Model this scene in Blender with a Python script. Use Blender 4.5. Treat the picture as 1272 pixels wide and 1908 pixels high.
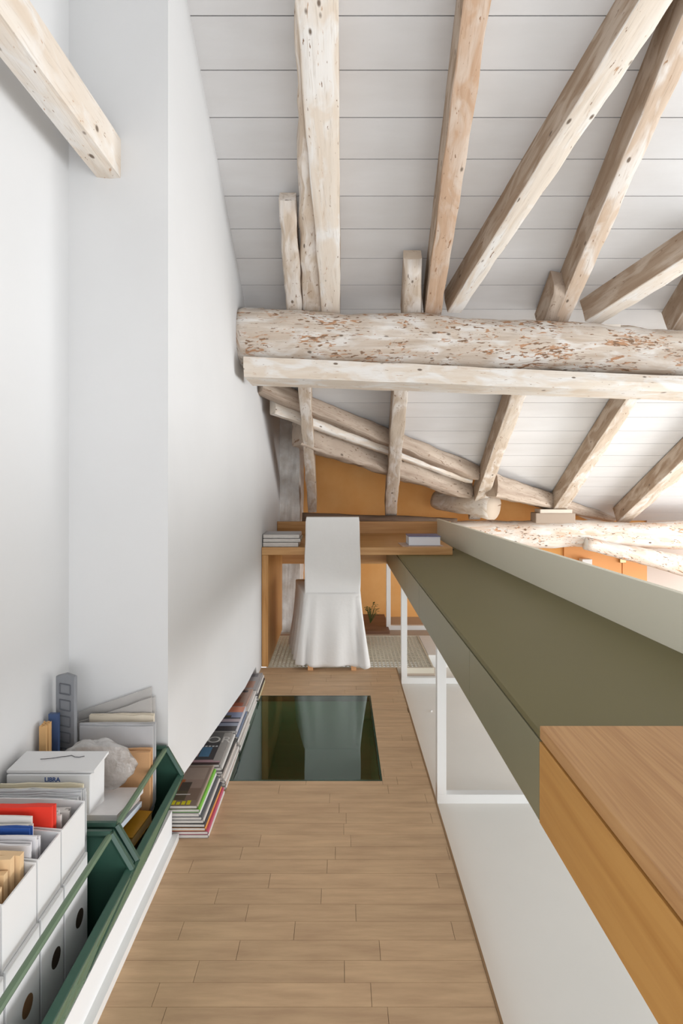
import bpy, math, random
from mathutils import Vector, Matrix, noise
random.seed(7)
for o in list(bpy.data.objects): bpy.data.objects.remove(o)
C = bpy.context.scene.collection
SC = bpy.context.scene
# ------------------------------------------------------------------ camera
F = 1100.0; H = 1.2; U0 = 633.0; V0 = 890.0
cam_d = bpy.data.cameras.new('camera'); cam = bpy.data.objects.new('camera', cam_d); C.objects.link(cam)
cam.location = (0, 0, H); cam.rotation_euler = (math.pi/2, 0, 0)
cam_d.sensor_fit = 'VERTICAL'; cam_d.sensor_height = 36; cam_d.sensor_width = 24
cam_d.lens = F/1908*36
cam_d.shift_x = 3/1908; cam_d.shift_y = -64/1908
cam_d.clip_start = 0.05
SC.camera = cam
# ------------------------------------------------------------------ light
w = bpy.data.worlds.new('world'); SC.world = w; w.use_nodes = True
w.node_tree.nodes['Background'].inputs[0].default_value = (0.93, 0.965, 1.0, 1)
w.node_tree.nodes['Background'].inputs[1].default_value = 1.08
def area(name, loc, rot, sx, sy, power, col=(1, 1, 1)):
    d = bpy.data.lights.new(name, 'AREA'); d.shape = 'RECTANGLE'; d.size = sx; d.size_y = sy
    d.energy = power; d.color = col
    o = bpy.data.objects.new(name, d); C.objects.link(o); o.location = loc; o.rotation_euler = rot
    return o
R = math.radians
area('window_light_rear', (1.1, -1.9, .7), (R(90), 0, 0), 3.2, 1.2, 40, (.98, .99, 1))
area('window_light_right', (4.5, 1.9, 0.3), (R(90), 0, R(90)), 3.6, 1.8, 95, (.975, .99, 1))
area('fill_light_far', (4.9, 3.7, -0.1), (R(90), 0, R(74)), 1.6, 1.3, 52, (1, .985, .96))  # added fill to brighten the far end, no known window there
area('fill_light_below', (2.0, 4.6, -1.2), (R(150), 0, R(20)), 1.6, 1.2, 32, (1, .97, .92))  # added fill from below the floor, lifts the ochre wall
SC.view_settings.view_transform = 'Standard'; SC.view_settings.look = 'None'
SC.view_settings.exposure = 0.38; SC.view_settings.gamma = 1; SC.view_settings.use_curve_mapping = False

# ------------------------------------------------------------------ helpers
def px(u, v, Y):                     # point at depth Y seen at a photo position
    return Vector(((u-U0)*Y/F, Y, H-(v-V0)*Y/F))
T = 610/1100.0; A = 2.62             # roof plane: z = H + A - T*y
def roof(u, v, off=0.0):
    Y = F*(A-off)/(V0+F*T-v)
    return px(u, v, Y)
def s2l(c): return tuple(((x/255)/12.92 if x/255 <= .04045 else ((x/255+.055)/1.055)**2.4) for x in c)+(1,)

MATS = {}
def mat(name, col, rough=.6, metal=0, bump=0, bscale=60, var=0.0, vscale=6, spec=.4, alpha=1, trans=0, ior=1.45, var_col=None, stretch=None, island=0, coord='Object'):
    if name in MATS: return MATS[name]
    m = bpy.data.materials.new(name); m.use_nodes = True; nt = m.node_tree; N = nt.nodes; L = nt.links
    b = N['Principled BSDF']; base = s2l(col)
    b.inputs['Base Color'].default_value = base; b.inputs['Roughness'].default_value = rough
    b.inputs['Metallic'].default_value = metal; b.inputs['Specular IOR Level'].default_value = spec
    b.inputs['Transmission Weight'].default_value = trans; b.inputs['IOR'].default_value = ior
    b.inputs['Alpha'].default_value = alpha
    tc = N.new('ShaderNodeTexCoord'); mp = N.new('ShaderNodeMapping'); L.new(tc.outputs[coord], mp.inputs[0])
    if stretch: mp.inputs['Scale'].default_value = stretch
    last = None
    if var > 0 or var_col:
        n = N.new('ShaderNodeTexNoise'); n.inputs['Scale'].default_value = vscale; n.inputs['Detail'].default_value = 6
        n.inputs['Roughness'].default_value = .6
        L.new(mp.outputs[0], n.inputs['Vector'])
        r = N.new('ShaderNodeMapRange'); r.inputs[1].default_value = .35; r.inputs[2].default_value = .65
        L.new(n.outputs['Fac'], r.inputs[0])
        mx = N.new('ShaderNodeMix'); mx.data_type = 'RGBA'
        L.new(r.outputs[0], mx.inputs[0]); mx.inputs[6].default_value = base
        vc = s2l(var_col) if var_col else tuple(x*(1-var) for x in base[:3])+(1,)
        mx.inputs[7].default_value = vc; last = mx.outputs[2]
    if island:
        g = N.new('ShaderNodeNewGeometry'); r = N.new('ShaderNodeMapRange')
        r.inputs[3].default_value = 1-island; r.inputs[4].default_value = 1+island*.6
        L.new(g.outputs['Random Per Island'], r.inputs[0])
        hs = N.new('ShaderNodeHueSaturation'); L.new(r.outputs[0], hs.inputs['Value'])
        if last: L.new(last, hs.inputs['Color'])
        else: hs.inputs['Color'].default_value = base
        last = hs.outputs[0]
    if last: L.new(last, b.inputs['Base Color'])
    if bump:
        n2 = N.new('ShaderNodeTexNoise'); n2.inputs['Scale'].default_value = bscale; n2.inputs['Detail'].default_value = 5
        L.new(mp.outputs[0], n2.inputs['Vector'])
        bp = N.new('ShaderNodeBump'); bp.inputs['Strength'].default_value = bump; bp.inputs['Distance'].default_value = .01
        L.new(n2.outputs['Fac'], bp.inputs['Height']); L.new(bp.outputs[0], b.inputs['Normal'])
    MATS[name] = m; return m

def wood(name, c1, c2, fleck=None, fleck_amt=.62, knots=True, bump=.5, streak=(2, 22), rough=.75, clump=False, patch=None):
    """old timber: UV.x runs along the grain in metres, UV.y around it"""
    m = bpy.data.materials.new(name); m.use_nodes = True; nt = m.node_tree; N = nt.nodes; L = nt.links
    b = N['Principled BSDF']; b.inputs['Roughness'].default_value = rough; b.inputs['Specular IOR Level'].default_value = .25
    tc = N.new('ShaderNodeTexCoord'); oi = N.new('ShaderNodeObjectInfo')
    ad = N.new('ShaderNodeVectorMath'); ad.operation = 'ADD'
    cb = N.new('ShaderNodeCombineXYZ'); ml = N.new('ShaderNodeMath'); ml.operation = 'MULTIPLY'; ml.inputs[1].default_value = 37
    L.new(oi.outputs['Random'], ml.inputs[0])
    for i in range(3): L.new(ml.outputs[0], cb.inputs[i])
    L.new(tc.outputs['UV'], ad.inputs[0]); L.new(cb.outputs[0], ad.inputs[1])
    def nz(scale, sx, sy, det=6, dist=0):
        mp = N.new('ShaderNodeMapping'); mp.inputs['Scale'].default_value = (sx, sy, 1); L.new(ad.outputs[0], mp.inputs[0])
        n = N.new('ShaderNodeTexNoise'); n.inputs['Scale'].default_value = scale; n.inputs['Detail'].default_value = det
        n.inputs['Distortion'].default_value = dist
        L.new(mp.outputs[0], n.inputs['Vector']); return n
    def rng(sock, a, c):
        r = N.new('ShaderNodeMapRange'); r.inputs[1].default_value = a; r.inputs[2].default_value = c; L.new(sock, r.inputs[0]); return r.outputs[0]
    def mix(fac, ca, cb_):
        x = N.new('ShaderNodeMix'); x.data_type = 'RGBA'; L.new(fac, x.inputs[0])
        for idx, c in ((6, ca), (7, cb_)):
            if isinstance(c, tuple): x.inputs[idx].default_value = c
            else: L.new(c, x.inputs[idx])
        return x.outputs[2]
    g = nz(1, streak[0], streak[1], 8, .6); base = mix(rng(g.outputs['Fac'], .38, .66), s2l(c1), s2l(c2))
    big = nz(1, 3, 7, 4); mid = tuple((p+q)/2 for p, q in zip(s2l(c1), s2l(c2)))
    base = mix(rng(big.outputs['Fac'], .42, .7), base, mid)
    if patch:
        pn = nz(1, 5, 13, 7, .8); base = mix(rng(pn.outputs['Fac'], .47, .62), base, s2l(patch))
    fine = nz(1, 12, 170, 3, .4)
    dk = tuple(x*.72 for x in s2l(c2)[:3])+(1,)
    mm = N.new('ShaderNodeMath'); mm.operation = 'MULTIPLY'; mm.inputs[1].default_value = .55
    L.new(rng(fine.outputs['Fac'], .58, .74), mm.inputs[0]); base = mix(mm.outputs[0], base, dk)
    if fleck:
        def clumped(sock, th, wd):
            if not clump: return rng(sock, th, th+wd)
            cl = nz(1, 4.5, 9, 4); q = N.new('ShaderNodeMath'); q.operation = 'MULTIPLY_ADD'; q.inputs[1].default_value = .5; L.new(cl.outputs['Fac'], q.inputs[0]); L.new(sock, q.inputs[2])
            return rng(q.outputs[0], th+.25, th+.25+wd)
        f = nz(1, 15, 48, 6, 1.6); base = mix(clumped(f.outputs['Fac'], fleck_amt, .05), base, s2l(fleck))
        f2 = nz(1, 26, 90, 5, .3); base = mix(clumped(f2.outputs['Fac'], fleck_amt+.02, .03), base, s2l((136, 108, 86)))
    if knots:
        mp = N.new('ShaderNodeMapping'); mp.inputs['Scale'].default_value = (7, 12, 1); L.new(ad.outputs[0], mp.inputs[0])
        vo = N.new('ShaderNodeTexVoronoi'); vo.inputs['Scale'].default_value = 1.1; L.new(mp.outputs[0], vo.inputs['Vector'])
        base = mix(rng(vo.outputs['Distance'], .11, .065), base, s2l((120, 105, 92)))
    L.new(base, b.inputs['Base Color'])
    bp = N.new('ShaderNodeBump'); bp.inputs['Strength'].default_value = bump; bp.inputs['Distance'].default_value = .008
    L.new(g.outputs['Fac'], bp.inputs['Height']); L.new(bp.outputs[0], b.inputs['Normal'])
    MATS[name] = m; return m

def oakmat(name, c1, c2, sx, sy, sz, rough=.45):
    m = bpy.data.materials.new(name); m.use_nodes = True; nt = m.node_tree; N = nt.nodes; L = nt.links
    b = N['Principled BSDF']; b.inputs['Roughness'].default_value = rough; b.inputs['Specular IOR Level'].default_value = .35
    tc = N.new('ShaderNodeTexCoord'); mp = N.new('ShaderNodeMapping'); mp.inputs['Scale'].default_value = (sx, sy, sz)
    L.new(tc.outputs['Object'], mp.inputs[0])
    n = N.new('ShaderNodeTexNoise'); n.inputs['Scale'].default_value = 1; n.inputs['Detail'].default_value = 7; n.inputs['Distortion'].default_value = .5
    L.new(mp.outputs[0], n.inputs['Vector'])
    r = N.new('ShaderNodeMapRange'); r.inputs[1].default_value = .35; r.inputs[2].default_value = .68; L.new(n.outputs['Fac'], r.inputs[0])
    mx = N.new('ShaderNodeMix'); mx.data_type = 'RGBA'; mx.inputs[6].default_value = s2l(c1); mx.inputs[7].default_value = s2l(c2)
    L.new(r.outputs[0], mx.inputs[0]); L.new(mx.outputs[2], b.inputs['Base Color'])
    MATS[name] = m; return m

class MB:
    def __init__(s): s.v = []; s.f = []; s.uv = []; s.mi = []; s.m = 0
    def face(s, idx, uvs=None):
        s.f.append(idx); s.uv.append(uvs); s.mi.append(s.m)
    def box(s, a, b, rot=None, org=None):
        x0, y0, z0 = a; x1, y1, z1 = b; n = len(s.v)
        ps = [(x0, y0, z0), (x1, y0, z0), (x1, y1, z0), (x0, y1, z0), (x0, y0, z1), (x1, y0, z1), (x1, y1, z1), (x0, y1, z1)]
        for p in ps:
            p = Vector(p)
            if rot: p = rot @ (p-org) + org
            s.v.append(p)
        for q in ((3, 2, 1, 0), (4, 5, 6, 7), (0, 1, 5, 4), (1, 2, 6, 5), (2, 3, 7, 6), (3, 0, 4, 7)):
            s.face([n+i for i in q])
        return s
    def prism(s, pts, d):                     # polygon extruded by vector d
        n = len(s.v); k = len(pts); d = Vector(d)
        s.v += [Vector(p) for p in pts] + [Vector(p)+d for p in pts]
        s.face([n+i for i in range(k)][::-1]); s.face([n+k+i for i in range(k)])
        for i in range(k):
            j = (i+1) % k; s.face([n+i, n+j, n+k+j, n+k+i])
        return s
    def rings(s, rings, closed_ends=True, uvs=None):
        n = len(s.v); k = len(rings[0])
        for r in rings: s.v += [Vector(p) for p in r]
        for i in range(len(rings)-1):
            for j in range(k):
                j2 = (j+1) % k
                u = None
                if uvs: u = [uvs[i][j], uvs[i][j+1], uvs[i+1][j+1], uvs[i+1][j]]
                s.face([n+i*k+j, n+i*k+j2, n+(i+1)*k+j2, n+(i+1)*k+j], u)
        if closed_ends:
            for base, rev in ((n, True), (n+(len(rings)-1)*k, False)):
                c = sum((s.v[base+j] for j in range(k)), Vector())/k; s.v.append(c); ci = len(s.v)-1
                for j in range(k):
                    a, b_ = base+j, base+(j+1) % k
                    uvc = [(.5+.02*math.cos(6.28*j/k), .02*math.sin(6.28*j/k)), (.5+.02*math.cos(6.28*(j+1)/k), .02*math.sin(6.28*(j+1)/k)), (.5, 0)]
                    s.face([b_, a, ci] if rev else [a, b_, ci], uvc)
        return s
    def tube(s, a, b, r, k=12, r2=None):
        a = Vector(a); b = Vector(b); d = (b-a).normalized(); r2 = r if r2 is None else r2
        up = Vector((0, 0, 1)) if abs(d.z) < .9 else Vector((1, 0, 0)); x = d.cross(up).normalized(); y = x.cross(d)
        rr = [[p+(x*math.cos(6.2832*i/k)+y*math.sin(6.2832*i/k))*q for i in range(k)] for p, q in ((a, r), (b, r2))]
        return s.rings(rr)
    def build(s, name, mats, parent=None, smooth=False, bevel=0):
        me = bpy.data.meshes.new(name); me.from_pydata([tuple(p) for p in s.v], [], s.f)
        if any(u for u in s.uv):
            ul = me.uv_layers.new(name='UVMap')
            for p, u in zip(me.polygons, s.uv):
                if u:
                    for li, q in zip(p.loop_indices, u): ul.data[li].uv = q
        if not isinstance(mats, (list, tuple)): mats = [mats]
        for m in mats: me.materials.append(m)
        for p, i in zip(me.polygons, s.mi): p.material_index = min(i, len(mats)-1); p.use_smooth = smooth
        me.update()
        o = bpy.data.objects.new(name, me); C.objects.link(o)
        if parent: o.parent = parent; o.matrix_parent_inverse = Matrix.Translation(-parent.location) if parent.type == 'EMPTY' and parent.parent is None and parent.rotation_euler.z == 0 else Matrix()
        if bevel:
            md = o.modifiers.new('bevel', 'BEVEL'); md.width = bevel; md.segments = 2; md.limit_method = 'ANGLE'
        return o

def tag(o, label, cat, group=None, kind=None):
    o['label'] = label; o['category'] = cat
    if group: o['group'] = group
    if kind: o['kind'] = kind
    return o
def empty(name, loc, label, cat, group=None, rz=0):
    o = bpy.data.objects.new(name, None); C.objects.link(o); o.location = loc; o.rotation_euler.z = rz
    o.empty_display_size = .05
    return tag(o, label, cat, group)
def struct(o, label=None, cat=None):
    o['kind'] = 'structure'
    if label: o['label'] = label
    if cat: o['category'] = cat
    return o
def boxo(name, a, b, m, parent=None, bevel=0):
    return MB().box(a, b).build(name, m, parent, bevel=bevel)

# ------------------------------------------------------------------ materials
M_wall = mat('white_plaster', (218, 218, 218), .9, bump=.12, bscale=9, var=.03, vscale=2)
M_board = mat('whitewashed_boards', (216, 215, 215), .75, var_col=(207, 205, 204), vscale=1.3, stretch=(.8, 3.5, 3.5), island=.03, bump=.15, bscale=8)
M_backing = mat('dark_board_gap', (98, 84, 72), .9)
M_orange = mat('ochre_plaster', (246, 190, 122), .85, var_col=(236, 172, 100), vscale=2.2)
M_brick = mat('whitewashed_rubble', (238, 236, 233), .95, var_col=(204, 194, 184), vscale=6, bump=.8, bscale=9)
M_cream = mat('cream_painted_slab', (244, 241, 234), .55, var=.04, vscale=1.5)
M_beige = mat('beige_screed', (196, 178, 160), .7, var=.06, vscale=3)
M_par = mat('oak_parquet', (214, 180, 142), .5, var_col=(194, 160, 126), vscale=2.2, stretch=(2.2, 16, 1), island=.06, bump=.05, bscale=20)
M_pargap = mat('parquet_joint', (118, 88, 64), .8)
M_green = mat('olive_lacquer', (140, 136, 110), .42, var=.02, vscale=3)
M_greentop = mat('olive_worktop', (114, 107, 72), .55, var=.03, vscale=3)
M_sage = mat('pale_sage_lacquer', (240, 237, 220), .5)
M_shadow = mat('joint_shade_black', (42, 36, 26), .9)  # near-black carcass colour, paints the shade inside the cabinet gaps
M_white = mat('white_metal', (236, 236, 234), .4)
M_oak = oakmat('oak_veneer_x', (205, 160, 108), (186, 138, 84), 3, 60, 60)
M_oaky = oakmat('oak_veneer_y', (200, 154, 104), (180, 132, 84), 150, 4, 60)
M_oakf = oakmat('oak_veneer_front', (206, 154, 86), (190, 136, 70), 40, 2.2, 40)
M_oakz = oakmat('oak_veneer_z', (208, 158, 100), (180, 128, 70), 40, 40, 3)
M_fabric = mat('ecru_cotton', (238, 237, 235), .95, bump=.15, bscale=40, var=.03, vscale=5)
M_leg = mat('beech_leg', (224, 170, 120), .5)
M_gl_frame = mat('green_glass_edge', (34, 70, 60), .15, spec=.6)
M_crate = mat('green_plastic', (50, 84, 71), .35, spec=.5, var=.1, vscale=20)
M_crate_l = mat('pale_green_plastic', (98, 120, 96), .4, spec=.5)
M_black = mat('black_plastic', (25, 25, 25), .5)
W_clean = wood('whitewashed_planed_timber', (228, 219, 208), (216, 200, 182), fleck=(190, 156, 128), fleck_amt=.67, patch=(232, 228, 223))
W_brown = wood('brown_planed_timber', (204, 176, 152), (182, 148, 120), fleck=(150, 112, 84), fleck_amt=.66, patch=(208, 190, 174))
W_mid = wood('half_washed_timber', (214, 196, 178), (196, 170, 146), fleck=(170, 136, 108), fleck_amt=.67, patch=(226, 218, 210))
W_side = wood('weathered_timber', (208, 194, 178), (184, 164, 144), fleck=(150, 124, 102), fleck_amt=.66, patch=(220, 212, 204))
W_log = wood('flaking_whitewashed_log', (218, 207, 195), (196, 178, 160), fleck=(186, 144, 112), fleck_amt=.595, bump=1.6, clump=True, patch=(228, 223, 217))
W_grain = wood('bare_grained_flank', (182, 162, 142), (156, 132, 110), fleck=(124, 98, 78), fleck_amt=.68, patch=(196, 180, 164))
W_pink = wood('limewashed_purlin', (230, 220, 210), (220, 192, 168), fleck=(206, 150, 108), fleck_amt=.63, clump=True, patch=(232, 228, 222))
W_grey = wood('grey_weathered_timber', (198, 182, 166), (156, 136, 120), fleck=(136, 116, 100), fleck_amt=.64, bump=.8)
W_dark = wood('dark_old_timber', (146, 124, 106), (112, 92, 76), bump=.8)

# ------------------------------------------------------------------ setting
WX = -.497                                  # face of the long left wall
YC = 1.708; YF = 5.45
mb = MB().prism([(WX, YC, .278), (WX, 3.1, .098), (WX, 3.5, .08), (WX, 3.53, 0), (WX, 4.9, 0), (WX, 4.9, 3.4), (WX, YC, 3.4)], (-.31, 0, 0))
struct(mb.build('wall_left', M_wall))
struct(boxo('wall_left', (-.95, -1.2, -.1), (-.784, 4.9, 4.4), M_wall))
mb = MB().box((WX-.1, 4.9, -.4), (-.335, YF, 2.3))
pil = mb.build('trim_1', M_brick)
sd = pil.modifiers.new('s', 'SUBSURF'); sd.subdivision_type = 'SIMPLE'; sd.levels = 5; sd.render_levels = 5
tx = bpy.data.textures.new('rubble', 'CLOUDS'); tx.noise_scale = .07
dm = pil.modifiers.new('d', 'DISPLACE'); dm.texture = tx; dm.strength = .03; dm.mid_level = .5; dm.texture_coords = 'GLOBAL'
struct(pil)
struct(boxo('wall_back', (-1, YF, -.4), (2.824, YF+.12, 2.6), M_orange))
struct(boxo('wall_back', (2.824, YF-.02, -.4), (5.2, YF+.12, 2.6), mat('pinkish_white_plaster', (218, 204, 194), .9)))
struct(boxo('rear_light_blocker', (-.95, -1.35, 1.75), (5.1, -1.2, 4.6), M_wall))  # unseen upper wall, added to block sky light from behind
struct(boxo('wall_right', (5.0, -1.2, 1.75), (5.15, YF, 4.6), M_wall))  # unseen upper piece, added to darken the upper walls and ceiling
struct(boxo('wall_right', (5.0, -1.2, -2.6), (5.15, YF, 0.0), M_wall))
# ceiling boards following the rafters' slope
def zr(y): return H+A-T*y
def xval(y): return -.62+1.55*(y-3.558)
mb = MB(); y = 1.96-.145*22
up = Vector((0, T, 1)).normalized()*.02
while y < YF:
    y0, y1 = y+.0016, min(y+.145-.0016, YF)
    xs = -.95
    pts = [(max(xs, xval(y0) if y0 > 3.2 else xs), y0), (5.0, y0), (5.0, y1), (max(xs, xval(y1) if y1 > 3.2 else xs), y1)]
    if y0 < YF-.01:
        mb.prism([(p[0], p[1], zr(p[1])) for p in pts], up)
    y += .145
ce = mb.build('ceiling', M_board); struct(ce)
mb = MB(); u2 = Vector((0, T, 1)).normalized()*.06
mb.prism([(p[0], p[1], zr(p[1])+.024) for p in ((-.95, -1.3), (5.1, -1.3), (5.1, YF+.1), (xval(YF+.1), YF+.1), (xval(3.25), 3.25), (-.95, 3.25))], u2)
struct(mb.build('ceiling', M_backing))
# the roof slope beyond the valley
P1 = Vector((xval(3.25), 3.25, zr(3.25)+.01)); P2 = Vector((xval(YF), YF, zr(YF)+.01))
mb = MB().prism([P1, P2, (-1.0, YF+.05, 2.5), (-1.0, 3.25, zr(3.25)+.2)], (0, 0, .05))
struct(mb.build('ceiling', M_board))

# parquet, laid across the passage, with the glazed opening left free
FX0, FX1, FY1 = -.82, .353, 3.725
GX0, GX1, GY0, GY1 = -.56, .168, 2.336, 3.25
mb = MB(); y = FY1; row = 0
def seg(x0, x1, y0, y1):
    if x1-x0 > .004 and y1-y0 > .004: mb.box((x0+.0005, y0+.0005, -.02), (x1-.0005, y1-.0005, 0))
while y > -.3:
    y0 = y-.0645; x = FX0-random.uniform(0, .4)
    while x < FX1:
        x1 = x+random.choice((.3, .36, .42, .5)); a, b = max(x, FX0), min(x1, FX1)
        if b > a:
            if y0 < GY1 and y > GY0:
                for (c0, c1) in ((a, min(b, GX0)), (max(a, GX1), b)): seg(c0, c1, y0, y)
                if y > GY1: seg(max(a, GX0), min(b, GX1), GY1, y)
                if y0 < GY0: seg(max(a, GX0), min(b, GX1), y0, GY0)
            else: seg(a, b, y0, y)
        x = x1
    y = y0; row += 1
struct(mb.build('floor', M_par))
mb = MB()
mb.box((FX0, -.4, -.12), (GX0-.02, FY1, -.0205)); mb.box((GX1+.02, -.4, -.12), (FX1, FY1, -.0205))
mb.box((GX0-.02, -.4, -.12), (GX1+.02, GY0-.02, -.0205)); mb.box((GX0-.02, GY1+.02, -.12), (GX1+.02, FY1, -.0205))
struct(mb.build('floor', M_pargap))
struct(boxo('trim_2', (FX1, -.4, -.2), (FX1+.006, FY1, .001), mat('dark_edge_strip', (150, 118, 84), .6)))
struct(boxo('floor', (FX1+.006, -.4, -.2), (3.4, 4.0, -.085), M_cream))
mb = MB().box((-.497, 4.53, -.2), (3.4, YF, -.085))
struct(mb.build('floor', M_beige))
struct(boxo('trim_3', (-.497, 4.485, -.2), (.8, 4.53, -.0), M_beige))
struct(boxo('floor', (-1, -1.2, -2.7), (5.1, 7, -2.6), mat('lower_floor', (190, 184, 176), .7)))
# glazed opening: shaft below
mb = MB(); z0 = -1.1; t = .02
M_shaft = mat('dark_green_shaft', (176, 200, 180), .5, var=.1, vscale=1.5)
mb.box((GX0-t, GY0-t, z0), (GX0, GY1+t, -.03)); mb.box((GX1, GY0-t, z0), (GX1+t, GY1+t, -.03))
mb.box((GX0, GY0-t, z0), (GX1, GY0, -.03)); mb.box((GX0, GY1, z0), (GX1, GY1+t, -.03)); mb.box((GX0, GY0, z0-t), (GX1, GY1, z0))
struct(mb.build('trim_4', M_shaft))

m = bpy.data.materials.new('walk_on_glass'); m.use_nodes = True; N = m.node_tree.nodes; L = m.node_tree.links
N.remove(N['Principled BSDF']); out = N['Material Output']
tr = N.new('ShaderNodeBsdfTransparent'); tr.inputs[0].default_value = (.54, .70, .60, 1)
gl = N.new('ShaderNodeBsdfGlossy'); gl.inputs['Roughness'].default_value = .025; gl.inputs[0].default_value = (.86, .95, .93, 1)
fr = N.new('ShaderNodeFresnel'); fr.inputs[0].default_value = 1.95
ge = N.new('ShaderNodeNewGeometry'); sb = N.new('ShaderNodeMath'); sb.operation = 'SUBTRACT'; sb.use_clamp = True; L.new(fr.outputs[0], sb.inputs[0]); L.new(ge.outputs['Backfacing'], sb.inputs[1])
mx = N.new('ShaderNodeMixShader'); L.new(sb.outputs[0], mx.inputs[0]); L.new(tr.outputs[0], mx.inputs[1]); L.new(gl.outputs[0], mx.inputs[2]); L.new(mx.outputs[0], out.inputs[0])
gp = empty('glass_floor_panel', ((GX0+GX1)/2, (GY0+GY1)/2, 0), 'dark green walk-on glass panel set flush in the parquet', 'glass panel')
boxo('pane', (GX0+.008, GY0+.008, -.022), (GX1-.008, GY1-.008, 0), m, gp)
mb = MB()
for a, b in (((GX0, GY0, -.028), (GX1, GY0+.008, .0005)), ((GX0, GY1-.008, -.028), (GX1, GY1, .0005)), ((GX0, GY0+.008, -.028), (GX0+.008, GY1-.008, .0005)), ((GX1-.008, GY0+.008, -.028), (GX1, GY1-.008, .0005))): mb.box(a, b)
mb.build('edge_seal', M_gl_frame, gp)

# plinth under the crates with its baseboard
struct(boxo('trim_5', (-.784, -.3, 0), (-.553, 1.945, .103), mat('white_plinth', (238, 238, 238), .8)))
struct(boxo('baseboard_left', (-.553, -.3, 0), (-.533, 1.955, .022), M_white))

# metal grating
gr = empty('floor_grating', (.05, 4.1, 0), 'cream metal floor grating under the oak desk', 'grating')
mb = MB(); gx0, gx1, gy0, gy1 = -.455, .585, 3.735, 4.48
nx = 40
for i in range(nx+1):
    x = gx0+(gx1-gx0)*i/nx; mb.box((x-.0035, gy0, -.03), (x+.0035, gy1, -.003))
M_grat = mat('cream_grating', (222, 214, 196), .5)
mb.build('bearing_bars', M_grat, gr)
mb = MB()
for i in range(20):
    yy = gy0+.02+(gy1-gy0-.04)*i/19; mb.box((gx0, yy-.004, -.010), (gx1, yy+.004, -.002))
mb.build('cross_rods', M_grat, gr)
mb = MB(); mb.box((gx0-.01, gy0-.01, -.035), (gx1+.01, gy0, 0)); mb.box((gx0-.01, gy1, -.035), (gx1+.01, gy1+.004, 0)); mb.box((gx0-.01, gy0, -.035), (gx0, gy1, 0)); mb.box((gx1, gy0, -.035), (gx1+.01, gy1, 0))
mb.build('grating_frame', M_grat, gr)
struct(boxo('trim_8', (-.5, 3.7255, -.2), (.6, 3.7345, -.001), M_beige))
struct(boxo('trim_6', (.6, 4.0, -.3), (.70, 4.49, -.002), M_white))
struct(boxo('trim_7', (.70, 4.1, -.3), (.80, 4.49, -.002), M_white))
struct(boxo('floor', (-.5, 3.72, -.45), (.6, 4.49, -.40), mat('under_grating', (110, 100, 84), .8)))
# low wooden platform by the back wall
pf = tag(boxo('wooden_platform', (-.3, 4.84, -.084), (.41, 5.44, -.058), mat('brown_platform_wood', (146, 110, 88), .6, var_col=(120, 88, 68), vscale=3, stretch=(1, 14, 1)), bevel=.004), 'low brown wooden platform on the beige floor by the ochre wall', 'platform')

# ------------------------------------------------------------------ timbers
def timber(name, corners, depth, m, label, cat='beam', group=None, off=.17, jit=.004, round_=.005, ends=0, seed=0, sm='g'):
    """corners: underside (near-left, near-right, far-left, far-right) as photo positions on the rafters' lower plane"""
    nl, nr, fl, fr = [roof(u, v, off) for (u, v) in corners]
    nrm = Vector((0, T, 1)).normalized(); n = 26
    rings = []; uvs = []; L = ((nl+nr)/2-(fl+fr)/2).length
    for i in range(n+1):
        t = i/n; a = nl.lerp(fl, t); b = nr.lerp(fr, t); w = (b-a); wl = w.length; wd = w/wl
        r = min(round_, wl*.25)
        prof = [(r, 0), (wl*.35, 0), (wl*.65, 0), (wl-r, 0), (wl-r*.3, r*.3), (wl, r), (wl, depth*.5), (wl, depth), (wl*.5, depth), (0, depth), (0, depth*.5), (0, r), (r*.3, r*.3)]
        sh = 1.0
        dd = 0
        if ends and (i < 3):
            dd = ends*(1-i/3.0)**2
        ring = []; us = []; acc = 0; prev = None
        for (px_, py_) in prof:
            p = a+wd*px_+nrm*(py_+dd*(1-py_/depth))
            if py_ < depth*.99:
                q = noise.noise(Vector((p.x*9+seed*5.1, p.y*5, p.z*9)))+.5*noise.noise(Vector((p.x*25+seed, p.y*14, p.z*25)))
                p = p+(wd*(1 if px_ > wl/2 else -1)+nrm*-.5)*q*jit
            if prev is not None: acc += ((px_-prev[0])**2+(py_-prev[1])**2)**.5
            prev = (px_, py_); ring.append(p); us.append((t*L, acc))
        us.append((t*L, acc+.03))
        rings.append(ring); uvs.append(us)
    o = MB().rings(rings, uvs=uvs).build(name, [m, W_grain if sm == 'g' else (sm or m)], smooth=True)
    for pi, p in enumerate(o.data.polygons):
        if pi < 26*13 and pi % 13 in (5, 6, 9, 10): p.material_index = 1
    md = o.modifiers.new('e', 'EDGE_SPLIT'); md.split_angle = R(34)
    return tag(o, label, cat, group)

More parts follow.
